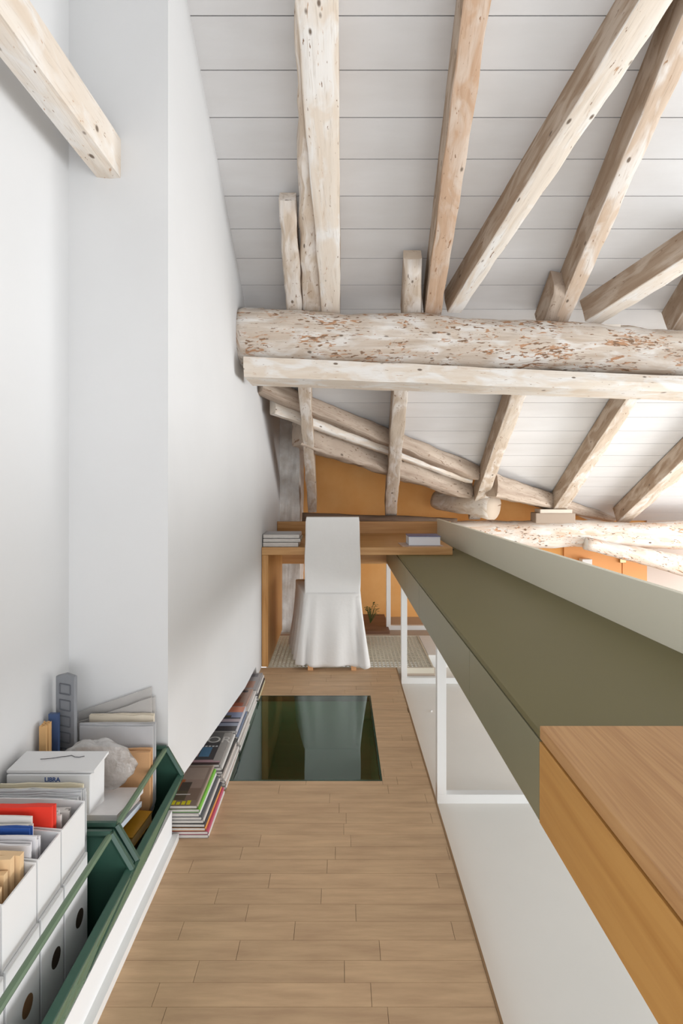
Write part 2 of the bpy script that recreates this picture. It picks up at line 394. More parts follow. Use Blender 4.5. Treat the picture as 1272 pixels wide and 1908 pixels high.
def log(name, a, b, ra, rb, m, label, cat='beam', flat=None, jit=.012, seed=0, sq=0.0, n=40, k=22, hz=1.0, parent=None, rough_ends=0, dent=1.6):
    """a rough log from a to b; sq squares its section; flat clamps its underside"""
    a = Vector(a); b = Vector(b); d = (b-a).normalized()
    side = d.cross(Vector((0, 0, 1))).normalized(); up_ = side.cross(d)
    rings = []; uvs = []
    L = (b-a).length
    for i in range(n+1):
        t = i/n; c = a.lerp(b, t); r0 = ra+(rb-ra)*t; ring = []; us = []
        if rough_ends and i in (0, n): r0 *= 1-rough_ends
        for j in range(k):
            an = 6.28318*j/k; cx, cy = math.cos(an), math.sin(an)
            q = (abs(cx)**(2+6*sq)+abs(cy)**(2+6*sq))**(-1/(2+6*sq)) if sq else 1
            p0 = c+side*cx*r0*q+up_*cy*r0*q*hz
            nz = noise.noise(Vector((p0.x*dent*1.5+seed, p0.y*4, p0.z*9)))*jit*1.3+noise.noise(Vector((p0.x*10+seed, p0.y*22, p0.z*22)))*jit*.5
            p = p0+(side*cx+up_*cy)*nz
            if flat is not None: p = p+up_*max(0, (-flat*r0*hz)-(p-c).dot(up_))
            ring.append(p); us.append((t*L, an*r0))
        us.append((t*L, 6.283*r0)); rings.append(ring); uvs.append(us)
    o = MB().rings(rings, uvs=uvs).build(name, m, parent, smooth=True)
    return tag(o, label, cat) if label else o

G = None
# upper rafters
timber('rafter', ((543, -60), (630, -60), (600, 592), (634, 592)), .16, W_clean, 'wide pale planed rafter running straight down from the top middle to the main beam')
timber('rafter', ((548, -60), (575, -60), (562, 590), (603, 590)), .15, W_side, 'weathered rounded rafter close against the left side of the wide pale rafter', off=.155, sm=None, jit=.012, round_=.04, seed=2)
timber('rafter', ((871, -60), (926, -60), (790, 596), (820, 596)), .16, W_brown, 'reddish brown rafter second from the left above the main beam', jit=.006, seed=3)
timber('rafter', ((1230, -60), (1297, -60), (832, 583), (858, 583)), .17, W_clean, 'large pale rafter slanting from the upper right, its foot just left of middle', jit=.006, seed=4)
timber('rafter', ((1300, -40), (1350, -40), (1026, 614), (1052, 614)), .15, W_mid, 'pale brown rafter at right resting on the main beam beside a short stub', jit=.006, seed=5)
timber('rafter', ((1340, 438), (1352, 462), (1090, 600), (1120, 604)), .15, W_clean, 'strongly slanting rafter at right with its blunt end on a small wooden pad', jit=.006, seed=6)
timber('rafter', ((1350, 458), (1400, 458), (1246, 622), (1288, 622)), .15, W_side, 'rafter cut by the right edge of the view just above the main beam', jit=.006, seed=7)
# short stubs above the main beam
timber('rafter_stub', ((519, 388), (550, 388), (533, 592), (563, 592)), .10, W_side, 'long narrow stub with a rounded top left of the weathered rafter', 'timber', ends=.05, jit=.006, round_=.02, seed=8)
timber('rafter_stub', ((754, 500), (787, 500), (748, 602), (785, 602)), .12, W_side, 'short rounded stub left of the reddish brown rafter', 'timber', ends=.06, jit=.004, round_=.02, seed=9)
timber('rafter_stub', ((1034, 540), (1060, 545), (1003, 620), (1034, 620)), .13, W_grey, 'short blocky stub left of the pale brown rafter at right', 'timber', ends=.03, jit=.006, seed=10)
# lower rafters
timber('rafter', ((552, 690), (577, 690), (574, 955), (590, 955)), .14, W_side, 'leftmost slim rafter below the main beam, in front of the ochre wall', jit=.006, seed=11)
timber('rafter', ((735, 690), (764, 690), (717, 962), (738, 962)), .14, W_side, 'slim rafter second from left below the main beam', jit=.008, seed=12)
timber('rafter', ((968, 690), (998, 690), (873, 968), (894, 968)), .14, W_side, 'third rafter from left below the main beam, above the cut log end', jit=.006, seed=13)
timber('rafter', ((1202, 690), (1226, 690), (1030, 950), (1055, 950)), .14, W_side, 'fourth rafter below the main beam, its foot on stacked wooden blocks', jit=.006, seed=14)
timber('rafter', ((1345, 788), (1362, 812), (1148, 974), (1172, 974)), .14, W_side, 'rightmost rafter below the main beam', jit=.006, seed=15)

# main beam: rough log on a squared soffit plank
YB = 2.98
mbm = empty('main_beam', (-.5, YB, 1.8), 'massive whitewashed log beam with orange flaking crossing the whole ceiling', 'beam')
a = px(446, 630, YB); b = px(1420, 668, YB)
log('log', a, b, .163, .135, W_log, None, jit=.02, seed=1, sq=.15, n=90, k=36, hz=.88, parent=mbm, rough_ends=.08, dent=1.2)
rings = []; uvs = []
for i in range(51):
    t = i/50; c = px(459, 689, YB-.12).lerp(px(1420, 728, YB-.12), t); c.x = max(c.x, WX+.005)
    j = .004*noise.noise(Vector((t*14, 1, 3)))
    hh = .046-.012*t
    prof = [(-.07, -hh+j), (.10, -hh+j), (.2, -hh+j), (.2, hh), (.06, hh+.02), (-.09, hh+j), (-.095, 0)]
    rings.append([c+Vector((0, p, q)) for p, q in prof]); us = [(t*2.6, k*.06) for k in range(len(prof)+1)]; uvs.append(us)
o = MB().rings(rings, uvs=uvs).build('soffit_plank', W_clean, mbm, smooth=True); o.modifiers.new('e', 'EDGE_SPLIT').split_angle = R(40)
tag(boxo('packing_shim', tuple(px(1090, 617, YB-.06)+Vector((0, -.03, 0))), tuple(px(1151, 607, YB-.06)+Vector((0, .10, 0))), W_clean, bevel=.003), 'thin pale pad under the blunt end of the slanting rafter', 'wood pad')
mb = MB()
log('bark_fragment', px(452, 583, 2.93), px(492, 580, 2.93), .016, .012, W_log, 'curled bark fragment on top of the main beam at the white wall', 'bark', n=10, k=10, jit=.012)
log('bark_fragment', px(566, 588, 2.9), px(655, 596, 2.9), .015, .009, W_grey, 'split wood sliver on top of the main beam under the wide rafter', 'bark', n=12, k=10, jit=.010)

# beam at the top left, running level into the return wall
o = MB()
rings = []; uvs = []
for i in range(21):
    t = i/20; yy = -.6+(YC+.02+.6)*t
    prof = [(-.703, 2.07), (-.665, 2.066), (-.635, 2.068), (-.632, 2.12), (-.634, 2.178), (-.67, 2.19), (-.712, 2.185), (-.708, 2.12)]
    rings.append([Vector((x+.003*noise.noise(Vector((x*20, yy*4, z*20))), yy, z+.003*noise.noise(Vector((x*20, yy*4+9, z*20))))) for x, z in prof])
    us = [(yy, k*.04) for k in range(9)]; uvs.append(us)
o = MB().rings(rings, uvs=uvs).build('tie_beam', W_clean, smooth=True); o.modifiers.new('e', 'EDGE_SPLIT').split_angle = R(30)
tag(o, 'pale squared beam at top left running level into the white wall', 'beam')

# valley timbers crossing diagonally behind the lower rafters
def vp(u, v, back=0.0):
    k = (u-U0)/F; Y = 5.945/(1.55-k); p = px(u, v, Y); d = Vector((-.84, .54, 0)); return px(u, v, Y+back)
def pbeam(name, u0, a0, b0, u1, a1, b1, thick, m, label, back=0, jit=.01, seed=0):
    """beam seen between upper and lower photo outlines at its two ends"""
    pa, pb = vp(u0, a0, back), vp(u0, b0, back); qa, qb = vp(u1, a1, back), vp(u1, b1, back)
    n = 40; rings = []; uvs = []; dv = Vector((-.54, .84, 0))*thick
    L = (pa-qa).length
    for i in range(n+1):
        t = i/n; T_ = pa.lerp(qa, t); B = pb.lerp(qb, t); h = (T_-B)
        pr = [B+h*.1, B+dv*.1, B+dv*.9, B+dv+h*.1, T_+dv-h*.1, T_+dv*.9, T_+dv*.1, T_-h*.1, (T_+B)/2-dv*.06]
        ring = []
        for p in pr:
            q = noise.noise(Vector((p.x*5+seed, p.y*5, p.z*16)))+.5*noise.noise(Vector((p.x*16+seed, p.y*16, p.z*40)))
            ring.append(p+Vector((0, -q*jit, q*jit)))
        rings.append(ring); uvs.append([(t*L, kk*.05) for kk in range(10)])
    o = MB().rings(rings, uvs=uvs).build(name, m, smooth=True); o.modifiers.new('e', 'EDGE_SPLIT').split_angle = R(50)
    return tag(o, label, 'beam')
pbeam('valley_rafter', 489, 700, 731, 893, 866, 894, .12, W_grey, 'topmost diagonal timber directly under the sloping boards', jit=.008, seed=1)
pbeam('valley_board', 513, 739, 771, 880, 886, 900, .08, W_clean, 'middle diagonal timber just below the topmost one', back=.16, jit=.006, seed=4)
pbeam('valley_log', 562, 783, 832, 880, 896, 930, .14, W_grey, 'lowest and roughest diagonal timber above the ochre wall', back=.32, jit=.016, seed=7)
pbeam('valley_rafter', 926, 882, 925, 1145, 962, 972, .12, W_grey, 'short broad diagonal timber right of the cut log end', back=-.1, jit=.01, seed=9)
log('short_log', px(920, 945, 4.75), px(812, 930, 5.2), .112, .09, W_side, 'short log with a rough cut end facing out behind the third lower rafter', 'log', jit=.014, n=14, seed=4, rough_ends=.1)
# wall plate and purlin over the back of the desk
o = log('wall_plate', px(563, 965, 4.98), px(850, 974, 4.98), .045, .04, W_dark, 'dark weathered timber behind the oak desk upstand', sq=.8, jit=.008, seed=3, n=30)
log('purlin', px(826, 992, 5.0), px(1480, 1000, 5.0), .105, .12, W_pink, 'whitewashed log purlin just above the sage upstand', jit=.018, sq=.2, seed=6, n=60, k=24)
log('brace_log', px(1090, 1012, 4.86), px(1420, 1088, 4.86), .05, .1, W_pink, 'second pale log sloping down right under the purlin', jit=.012, seed=8, n=30)
bk = empty('wooden_blocks', tuple(px(1030, 975, 4.86)), 'small stack of split blocks under the foot of the fourth lower rafter', 'wood blocks')
mb = MB().box(tuple(px(998, 975, 4.86)), tuple(px(1072, 956, 4.86)+Vector((0, .14, 0)))); mb.build('block', W_grey, bk, bevel=.006)
mb = MB().box(tuple(px(1006, 956, 4.86)), tuple(px(1066, 949, 4.86)+Vector((0, .14, 0)))); mb.build('block', W_clean, bk, bevel=.004)

# door panels on the back wall, seen above the sage upstand
def bx(u0, v0, u1, v1, Y, th=.02):
    p = px(u0, v1, Y); q = px(u1, v0, Y); return (p.x, Y-th, p.z), (q.x, Y, q.z)
mdr = mat('orange_lacquer', (236, 168, 104), .5)
d1 = struct(boxo('door_1', *bx(1048.8, 985, 1156, 1200, YF-.001), mdr, bevel=.002))
d2 = struct(boxo('door_2', *bx(1157.4, 985, 1203, 1200, YF-.001), mdr, bevel=.002))
mb = MB().box(*bx(1152, 1038, 1163, 1048, YF-.02, .03)); mb.build('door_handle', mat('brass', (190, 170, 130), .3, metal=.9), d1, bevel=.003)
q0, q1 = bx(1078, 1040, 1096, 1070, YF-.045, .08)
tag(boxo('white_post', (q0[0], q0[1], -.085), q1, M_white, bevel=.002), 'white post whose top shows in front of the ochre door panels', 'post')

# ------------------------------------------------------------------ oak desk
dk = empty('desk', (.1, 3.75, 0), 'oak desk at the far end with a full side panel and back upstand', 'desk')
M_desk = oakmat('desk_oak', (208, 162, 108), (188, 138, 84), 2.5, 50, 50)
boxo('top', (-.495, 3.74, .71), (.714, 4.66, .758), M_desk, dk, bevel=.002)
boxo('side_panel', (-.495, 3.742, 0), (-.455, 4.66, .709), M_oakz, dk, bevel=.002)
boxo('back_upstand', (-.495, 4.66, .52), (.875, 4.69, .853), M_desk, dk, bevel=.002)

# ------------------------------------------------------------------ olive cabinet run along the passage
XF = .381; ZT = .713; ZG = .69; ZB = .533; YO = 1.145; YE = 4.655
def xu(y): return .957-.063*(y-1.648)      # upstand line (the run tapers towards the desk)
run = empty('wall_hung_cabinet', (.6, 2.9, ZB), 'long olive green cabinet run with shallow drawers on white frames', 'cabinet')
def xf(y): return XF-.006*(y-2.2)
def quadslab(name, y0, y1, z0, z1, m, parent, inset=0, x1f=xu, bev=.0015):
    return MB().prism([(xf(y0)+inset, y0, z0), (x1f(y0), y0, z0), (x1f(y1), y1, z0), (xf(y1)+inset, y1, z0)], (0, 0, z1-z0)).build(name, m, parent, bevel=bev)
quadslab('worktop', YO+.001, YE, ZG+.004, ZT-.004, M_greentop, run)
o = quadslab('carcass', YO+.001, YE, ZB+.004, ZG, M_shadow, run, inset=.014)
ys = [YO+.002, 1.66, 2.55, 3.05, 3.35, 4.05]
# drawer seams read from the photo
def yface(u): return (XF)*F/(u-U0)
seams = [YO+.001, yface(873), yface(782), yface(757), YE]
for y0, y1 in zip(seams[:-1], seams[1:]):
    MB().prism([(xf(y0+.001), y0+.002, ZB), (xf(y0)+.018, y0+.002, ZB), (xf(y1)+.018, y1-.0012, ZB), (xf(y1), y1-.0012, ZB)], (0, 0, ZG-.001-ZB)).build('drawer_front', M_green, run, bevel=.001)
MB().prism([(xf(.2)+.001, YO, ZB-.004), (xf(.2)+.02, YO, ZB-.004), (xf(YE)+.02, YE, ZB-.004), (xf(YE)+.001, YE, ZB-.004)], (0, 0, .004)).build('base_strip', M_sage, run)
MB().prism([(xu(.1), .1, ZB), (xu(.1)+.022, .1, ZB), (xu(YE+.03)+.022, YE+.03, ZB), (xu(YE+.03), YE+.03, ZB)], (0, 0, .875-ZB)).build('upstand', M_sage, run, bevel=.002)
mb = MB().box((.735, 4.0, ZT-.004), (.775, 4.14, ZT)); mb.build('cable_outlet', M_black, run)
# oak topped unit nearest the camera
oc = empty('oak_cabinet', (.6, .7, ZB), 'near oak cabinet with fine grained top joined to the olive run', 'cabinet')
quadslab('worktop', .1, YO, ZG+.004, ZT+.006, M_oaky, oc)
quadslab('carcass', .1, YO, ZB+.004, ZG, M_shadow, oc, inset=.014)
MB().prism([(xf(.1)-.001, .1, ZB-.001), (xf(.1)+.018, .1, ZB-.001), (xf(YO)+.018, YO-.001, ZB-.001), (xf(YO)-.001, YO-.001, ZB-.001)], (0, 0, ZG-ZB)).build('drawer_front', M_oakf, oc, bevel=.001)

# white steel frames carrying the run
def frame(y, label, x0=.383, x1=1.05, z0=-.085):
    fr_ = empty('support_frame', (x0, y, z0), label, 'frame', 'white steel frames under the cabinet run')
    s = .036
    boxo('post', (x0, y, z0+s), (x0+s, y+s, ZB-.004), M_white, fr_, bevel=.001)
    boxo('post', (x1-s-.12, y, z0+s), (x1-.12, y+s, ZB+.0), M_white, fr_, bevel=.001)
    boxo('bottom_rail', (x0, y, z0), (x1-.12, y+s, z0+s), M_white, fr_, bevel=.001)
frame(2.326, 'nearest white square tube frame standing on the cream slab')
frame(3.68, 'middle white square tube frame beside the covered chair')
frame(4.98, 'farthest white square tube frame beyond the grating', x0=.392)
for i, (u, v) in enumerate(((866, 1477), (918, 1477), (803, 1326))):
    Y = F*(H+.085)/(v-V0); p = px(u, v, Y); o = MB().tube((p.x, p.y, -.085), (p.x, p.y, -.077), .006).build('floor_bolt', M_white, smooth=False)
    tag(o, ('left of the two small bolts in the cream slab behind the nearest frame', 'right of the two small bolts in the cream slab behind the nearest frame', 'small bolt in the cream slab between nearest and middle frames')[i], 'bolt', 'bolts in the cream slab')

# ------------------------------------------------------------------ chair
chx, chy = -.045, 3.66
ch = empty('dining_chair', (chx, chy, 0), 'high-backed chair in a loose ecru slipcover at the oak desk', 'chair')
def rrect(x0, x1, y0, y1, z, k=12, r=.025):
    pts = []
    for (cx, cy, a0) in ((x1-r, y0+r, -90), (x1-r, y1-r, 0), (x0+r, y1-r, 90), (x0+r, y0+r, 180)):
        nxt = 6
        for i in range(nxt): a = R(a0+90*i/(nxt-1)); pts.append(Vector((cx+r*math.cos(a), cy+r*math.sin(a), z)))
    # resample evenly
    tot = []; n = 96
    ln = [0]
    for i in range(len(pts)): ln.append(ln[-1]+(pts[(i+1) % len(pts)]-pts[i]).length)
    for i in range(n):
        s = ln[-1]*i/n; j = max(jj for jj in range(len(pts)) if ln[jj] <= s)
        d = ln[j+1]-ln[j]; f = (s-ln[j])/d if d > 1e-9 else 0
        tot.append(pts[j].lerp(pts[(j+1) % len(pts)], f))
    return tot
# backrest cover
rings = []
for i in range(19):
    t = i/18; z = .952-.50*t
    hw = .168+.004*math.sin(t*3)+.004*t
    if i == 0: hw -= .003
    y0 = .035-.03*t; th = .055+.02*t
    rg = rrect(-hw, hw, y0+(.002 if i == 0 else 0), y0+th, z, r=.006)
    rings.append([p+Vector((.004*noise.noise(p*7), .004*noise.noise(p*6+Vector((3, 0, 0))), 0)) for p in rg])
rings = [[p+Vector((chx, chy, 0)) for p in r] for r in rings[::-1]]
MB().rings(rings).build('back_cover', M_fabric, ch, smooth=True).modifiers.new('e', 'EDGE_SPLIT').split_angle = R(45)
# seat skirt with pleats
rings = []
n = 26
for i in range(n+1):
    t = i/n; z = .485-.455*t
    fl = t**1.2
    x0, x1 = -.195-.03*fl, .165+.045*fl
    x0b, x1b = -.30-.06*fl, .21+.03*fl
    y0, y1 = -.0-.012*fl, .50+.05*fl
    rg = rrect(-.175-.042*fl, .175+.045*fl, y0, y1, z, r=.03)
    out = []
    for p in rg:
        f = max(0, (p.y-y0)/(y1-y0))
        side = -1 if p.x < 0 else 1
        q = Vector((p.x+side*f*(.06 if side < 0 else .03)-.035*f, p.y, p.z))
        # pleats
        ang = p.x*34+p.y*26
        amp = .017*fl
        q.x += side*amp*math.sin(p.y*48+1)*(1 if abs(p.x) > .12 else .2)
        q.y += -amp*.9*math.sin(p.x*36+.6)*(1 if p.y < .1 else .5)
        for cx in (-.135, .145):
            if p.y < .12: q.y += .05*fl**.6*math.exp(-((p.x-cx*(1+.12*t))/.012)**2)
        if i == n: q.z += .012*noise.noise(Vector((q.x*9, q.y*9, 2)))+.008*math.sin(q.x*25)
        out.append(q+Vector((chx, chy, 0)))
    rings.append(out)
rings = rings[::-1]
MB().rings(rings).build('seat_skirt', M_fabric, ch, smooth=True)
for sx, sy in ((-.155, .012), (.115, .012), (-.20, .48), (.14, .48)):
    boxo('leg', (chx+sx, chy+sy, 0), (chx+sx+.032, chy+sy+.03, .1), M_leg, ch, bevel=.002)

# ------------------------------------------------------------------ desk items
def textmesh(s, size, loc, rot, m, parent=None, name='lettering', ext=.0002, sx=1, bold=0):
    cu = bpy.data.curves.new('t', 'FONT'); cu.body = s; cu.size = size; cu.extrude = ext; cu.offset = bold
    o = bpy.data.objects.new('t', cu); C.objects.link(o)
    dg = bpy.context.evaluated_depsgraph_get(); me = bpy.data.meshes.new_from_object(o.evaluated_get(dg))
    bpy.data.objects.remove(o)
    me.materials.clear(); me.materials.append(m)
    Mx = Matrix.Translation(loc) @ rot.to_4x4() @ Matrix.Diagonal((sx, 1, 1, 1)); me.transform(Mx)
    t = bpy.data.objects.new(name, me); C.objects.link(t)
    if parent:
        t.parent = parent
        t.matrix_parent_inverse = Matrix.LocRotScale(parent.location, parent.rotation_euler, None).inverted()
    return t

CM = {}
def cm(c, rough=.35):
    k = tuple(c)
    if k not in CM: CM[k] = mat('paper_%d_%d_%d' % k, k, rough, var=.06, vscale=30)
    return CM[k]
M_pages = mat('page_edges', (226, 222, 216), .8, var_col=(196, 190, 184), vscale=30, stretch=(1, 1, 40))
def magazine(x0, x1, y0, y1, z0, z1, cover, label, group, rz=0.0, patches=(), spine='r', pages=None):
    """a magazine with a page block, a wrapped cover and printed patches (fractions of the cover)"""
    cx, cy = (x0+x1)/2, (y0+y1)/2
    root = empty('magazine', (cx, cy, z0), label, 'magazine', group, rz=rz)
    hw, hl, t = (x1-x0)/2, (y1-y0)/2, z1-z0; c = min(.0012, t*.2)
    def add(name, mb_, m):
        o = mb_.build(name, m); o.parent = root; return o
    add('pages', MB().box((-hw+.001, -hl+.002, c), (hw-.002, hl-.002, t-c)), pages or M_pages)
    mb_ = MB(); n = 6
    out = []; inn = []
    # cover wraps round a rounded spine on the +x side
    for i in range(n+1):
        a = -math.pi/2+math.pi*i/n
        out.append((hw-.003+.004*math.cos(a), t/2+(t/2)*math.sin(a)))
        inn.append((hw-.003+.0025*math.cos(a), t/2+(t/2-c)*math.sin(a)))
    poly = [(-hw, 0)]+out+[(-hw, t)]+[(-hw, t-c)]+inn[::-1]+[(-hw, c)]
    k = len(poly); nn = len(mb_.v)
    mb_.v += [Vector((p[0], -hl, p[1])) for p in poly]+[Vector((p[0], hl, p[1])) for p in poly]
    for i in range(k):
        j = (i+1) % k; mb_.face([i, j, k+j, k+i][::-1])
    add('cover', mb_, cm(cover))
    if patches:
        for qi, (a0, b0, a1, b1, col) in enumerate(patches):
            pb = MB().box((-hw+2*hw*a0, -hl+2*hl*b0, t), (-hw+2*hw*a1, -hl+2*hl*b1, t+.0001+.00012*qi))
            add('print', pb, cm(col))
    return root

# nearest stack
tones = [(206, 203, 200), (214, 212, 210), (198, 196, 194), (216, 214, 212), (84, 88, 92), (222, 220, 220), (206, 206, 204), (216, 214, 212)]
def stack(x1, y0, n, h, name, covers, top_p, ln=.28, wd=.2, seed=0, jit=.008, slope=.0, words=None, thick=None):
    rnd = random.Random(seed); z = 0.0; roots = []
    base = sum((thick or [1]*n)[:n]); zz = 0.0005
    for i in range(n):
        t = h*(thick[i] if thick else 1)/base
        dx = rnd.uniform(-jit, jit)-slope*i/n; dy = rnd.uniform(0, jit)
        k = n-1-i
        ordn = ['top', 'second from the top', 'third from the top', 'fourth from the top', 'fifth from the top', 'sixth from the top', 'seventh from the top', 'eighth from the top', 'ninth from the top'][k]
        if i == 0: ordn = 'lowest'
        col, cn = covers[i]
        w_ = words if (words and k == 0) else '%s magazine, %s in the %s' % (cn, ordn, name)
        roots.append(magazine(x1-wd+dx, x1+dx, y0+dy, y0+dy+ln-rnd.uniform(0, .012), zz, zz+t-.0006, col, w_, 'magazines in the '+name, rz=rnd.uniform(-.012, .012), patches=top_p if k == 0 else ()))
        zz += t
    return roots, zz
c8 = [((226, 222, 218), 'pale'), ((200, 92, 120), 'pink spined'), ((232, 160, 80), 'orange spined'), ((70, 72, 78), 'dark spined'), ((218, 212, 206), 'grey white'), ((90, 94, 100), 'charcoal spined'), ((226, 224, 224), 'white'), ((128, 200, 78), 'bright green'), ((168, 150, 136), 'brown')]
p1 = [(.0, .0, .97, .97, (150, 132, 120)), (.05, .5, .93, .93, (176, 158, 146)), (.08, .3, .93, .62, (168, 146, 134)), (.45, .36, .60, .62, (196, 112, 66)), (.56, .3, .74, .55, (88, 78, 68)), (.3, .12, .74, .34, (96, 86, 66)), (.74, .12, .95, .4, (140, 118, 104)), (.5, .24, .8, .26, (226, 222, 216))]
st1, z1 = stack(-.435, 1.962, 9, .108, 'nearest stack beside the plinth end', c8, p1, slope=.045, seed=3, words='brown magazine with yellow lettering on top of the nearest stack', jit=.004)
yel = cm((232, 222, 40))
top = st1[-1]
for k in range(9):
    h_ = .016+.008*((k*7) % 3)/2; bb = MB().box((-.075+.017*k, -.133, z1-top.location.z+.0004), (-.075+.017*k+.012, -.133+h_, z1-top.location.z+.0012)).build('print', yel); bb.parent = top
c2 = [((222, 218, 212), 'cream'), ((190, 170, 160), 'rose grey'), ((226, 222, 218), 'white'), ((216, 206, 198), 'beige'), ((208, 204, 200), 'light grey'), ((60, 60, 60), 'black spined'), ((222, 220, 216), 'white spined'), ((142, 138, 134), 'grey')]
p2 = [(.0, .0, .98, .06, (84, 66, 64)), (0, .06, .98, .13, (196, 160, 168)), (.0, .13, .84, .66, (86, 84, 86)), (.32, .22, .5, .5, (206, 176, 178)), (.52, .22, .72, .5, (96, 142, 178)), (.84, .1, .98, .97, (176, 172, 168)), (0, .66, .84, .97, (122, 120, 118))]
st2, z2 = stack(-.44, 2.262, 8, .10, 'second stack along the wall', c2, p2, slope=.02, seed=5, words='grey interiors magazine with a large white title on the second stack', ln=.3)
top = st2[-1]
textmesh('DECOR', .078, Vector((top.location.x-.135, top.location.y+.042, z2+.0008)), Matrix.Identity(3), cm((224, 222, 218)), top, sx=.92)
for k in range(7):
    bb = MB().box((-.03+.014*k, .002, z2-top.location.z+.0004), (-.03+.014*k+.009, .012, z2-top.location.z+.0012)).build('print', cm((206, 208, 210))); bb.parent = top
c3 = [((224, 220, 214), 'cream'), ((70, 70, 74), 'black spined'), ((220, 214, 206), 'beige'), ((226, 222, 218), 'white'), ((58, 58, 62), 'dark'), ((120, 134, 160), 'blue spined'), ((218, 214, 210), 'pale grey'), ((196, 196, 204), 'bluish')]
p3 = [(0, 0, .98, .18, (74, 72, 74)), (0, .18, .98, .30, (168, 176, 196)), (0, .30, .98, .34, (60, 66, 90)), (0, .34, .98, .46, (206, 192, 200)), (0, .46, .98, .52, (70, 74, 90)), (0, .52, .98, .74, (146, 158, 190)), (.6, .52, .75, .6, (90, 84, 60)), (0, .74, .98, .97, (226, 146, 116))]
stack(-.432, 2.572, 8, .095, 'third stack along the wall', c3, p3, slope=.02, seed=8, words='magazine with blue and orange stripes on top of the third stack')
c4 = [((226, 222, 216), 'cream'), ((222, 216, 210), 'ivory'), ((226, 224, 220), 'white'), ((214, 208, 202), 'pale grey'), ((224, 220, 216), 'off-white'), ((170, 140, 126), 'brown')]
p4 = [(0, 0, .98, .08, (226, 222, 218)), (0, .08, .92, .3, (190, 110, 84)), (0, .3, .92, .8, (164, 134, 118)), (.5, .3, .8, .6, (146, 96, 76)), (.2, .82, .9, .92, (76, 70, 68))]
stack(-.44, 2.862, 6, .078, 'fourth stack along the wall', c4, p4, seed=11, slope=.02, words='reddish brown magazine on top of the fourth stack')
c5 = [((216, 206, 170), 'yellowish'), ((60, 58, 58), 'black'), ((222, 218, 214), 'white'), ((150, 148, 150), 'grey')]
p5 = [(0, 0, .98, .97, (172, 168, 170)), (.1, .1, .3, .3, (70, 66, 70)), (.6, .12, .9, .5, (196, 150, 130)), (.1, .75, .9, .93, (120, 118, 124)), (.3, .4, .6, .7, (150, 148, 154))]
stack(-.43, 3.168, 4, .06, 'farthest stack near the desk', c5, p5, seed=14, slope=.02, words='grey magazine with small pictures on top of the farthest stack', ln=.29)

# magazines on the desk, left
zz = .7585
for i, (u0, u1, col, lab, t) in enumerate(((486, 556, (206, 206, 206), 'light grey magazine, lowest of the three on the left of the desk', .03), (486, 560, (176, 178, 172), 'greenish grey magazine, middle of the three on the left of the desk', .024), (490, 558, (196, 198, 202), 'curling pale magazine, topmost of the three on the left of the desk', .026))):
    a_ = px(u0, 1000, 3.78).x; b_ = px(u1, 1000, 3.78).x
    magazine(max(a_, -.492), b_, 3.77, 4.0, zz, zz+t-.001, col, lab, 'magazines on the left of the desk', rz=.0 if i == 0 else .01); zz += t
# book and papers, right
tag(MB().box((.395, 3.79, .7585), (.66, 3.99, .762), Matrix.Rotation(.05, 3, 'Z'), Vector((.5, 3.9, .76))).build('paper_sheets', cm((196, 176, 166))), 'loose printed sheets beneath the white book on the desk', 'papers')
bkx = empty('book', (.545, 3.9, .7625), 'thick white paperback lying on sheets at the right of the desk', 'book')
boxo('pages', (.446, 3.815, .7635), (.648, 3.985, .818), mat('white_pages', (232, 234, 240), .8), bkx)
boxo('cover', (.443, 3.81, .818), (.651, 3.99, .822), cm((104, 112, 150)), bkx)
boxo('cover', (.443, 3.81, .7625), (.651, 3.99, .7635), cm((150, 152, 170)), bkx)

# ------------------------------------------------------------------ plants
def plant(name, base, leaves, h, label, m, spread=.06, lsize=.03):
    root = empty(name, base, label, 'plant'); st = MB(); lv = MB(); b = Vector(base); rnd = random.Random(3)
    for i in range(leaves):
        a = rnd.uniform(0, 6.28); r = rnd.uniform(.2, 1)*spread; tip = b+Vector((math.cos(a)*r, math.sin(a)*r, h*rnd.uniform(.45, 1)))
        st.tube(b, tip, .0016, 5)
        d = Vector((math.cos(a), math.sin(a), rnd.uniform(-.4, .6))).normalized(); s = d.cross(Vector((0, 0, 1))).normalized(); l = lsize*rnd.uniform(.7, 1.2); n_ = s.cross(d)
        nn = len(lv.v)
        lv.v += [tip, tip+d*l*.5+s*l*.35+n_*l*.08, tip+d*l*1.1, tip+d*l*.5-s*l*.35+n_*l*.08, tip+d*l*.5]
        for q in ((0, 1, 4), (1, 2, 4), (2, 3, 4), (3, 0, 4)): lv.face([nn+k for k in q])
    st.build('stem', mat('green_stem', (96, 110, 60), .6), root); lv.build('foliage', m, root)
M_leaf = mat('leaf_green', (96, 124, 60), .5, var_col=(60, 88, 44), vscale=12)
pp = px(690, 1148, 5.05); plant('potted_plant', (pp.x+.0, 5.1, -.0575), 30, .16, 'small leafy plant just right of the covered chair', M_leaf)
plant('garden_shrub', (.85, 4.3, -1.2), 260, .8, 'green foliage seen through the gap right of the grating', mat('moss_green', (128, 140, 50), .6, var_col=(80, 96, 30), vscale=10), spread=.35, lsize=.07)

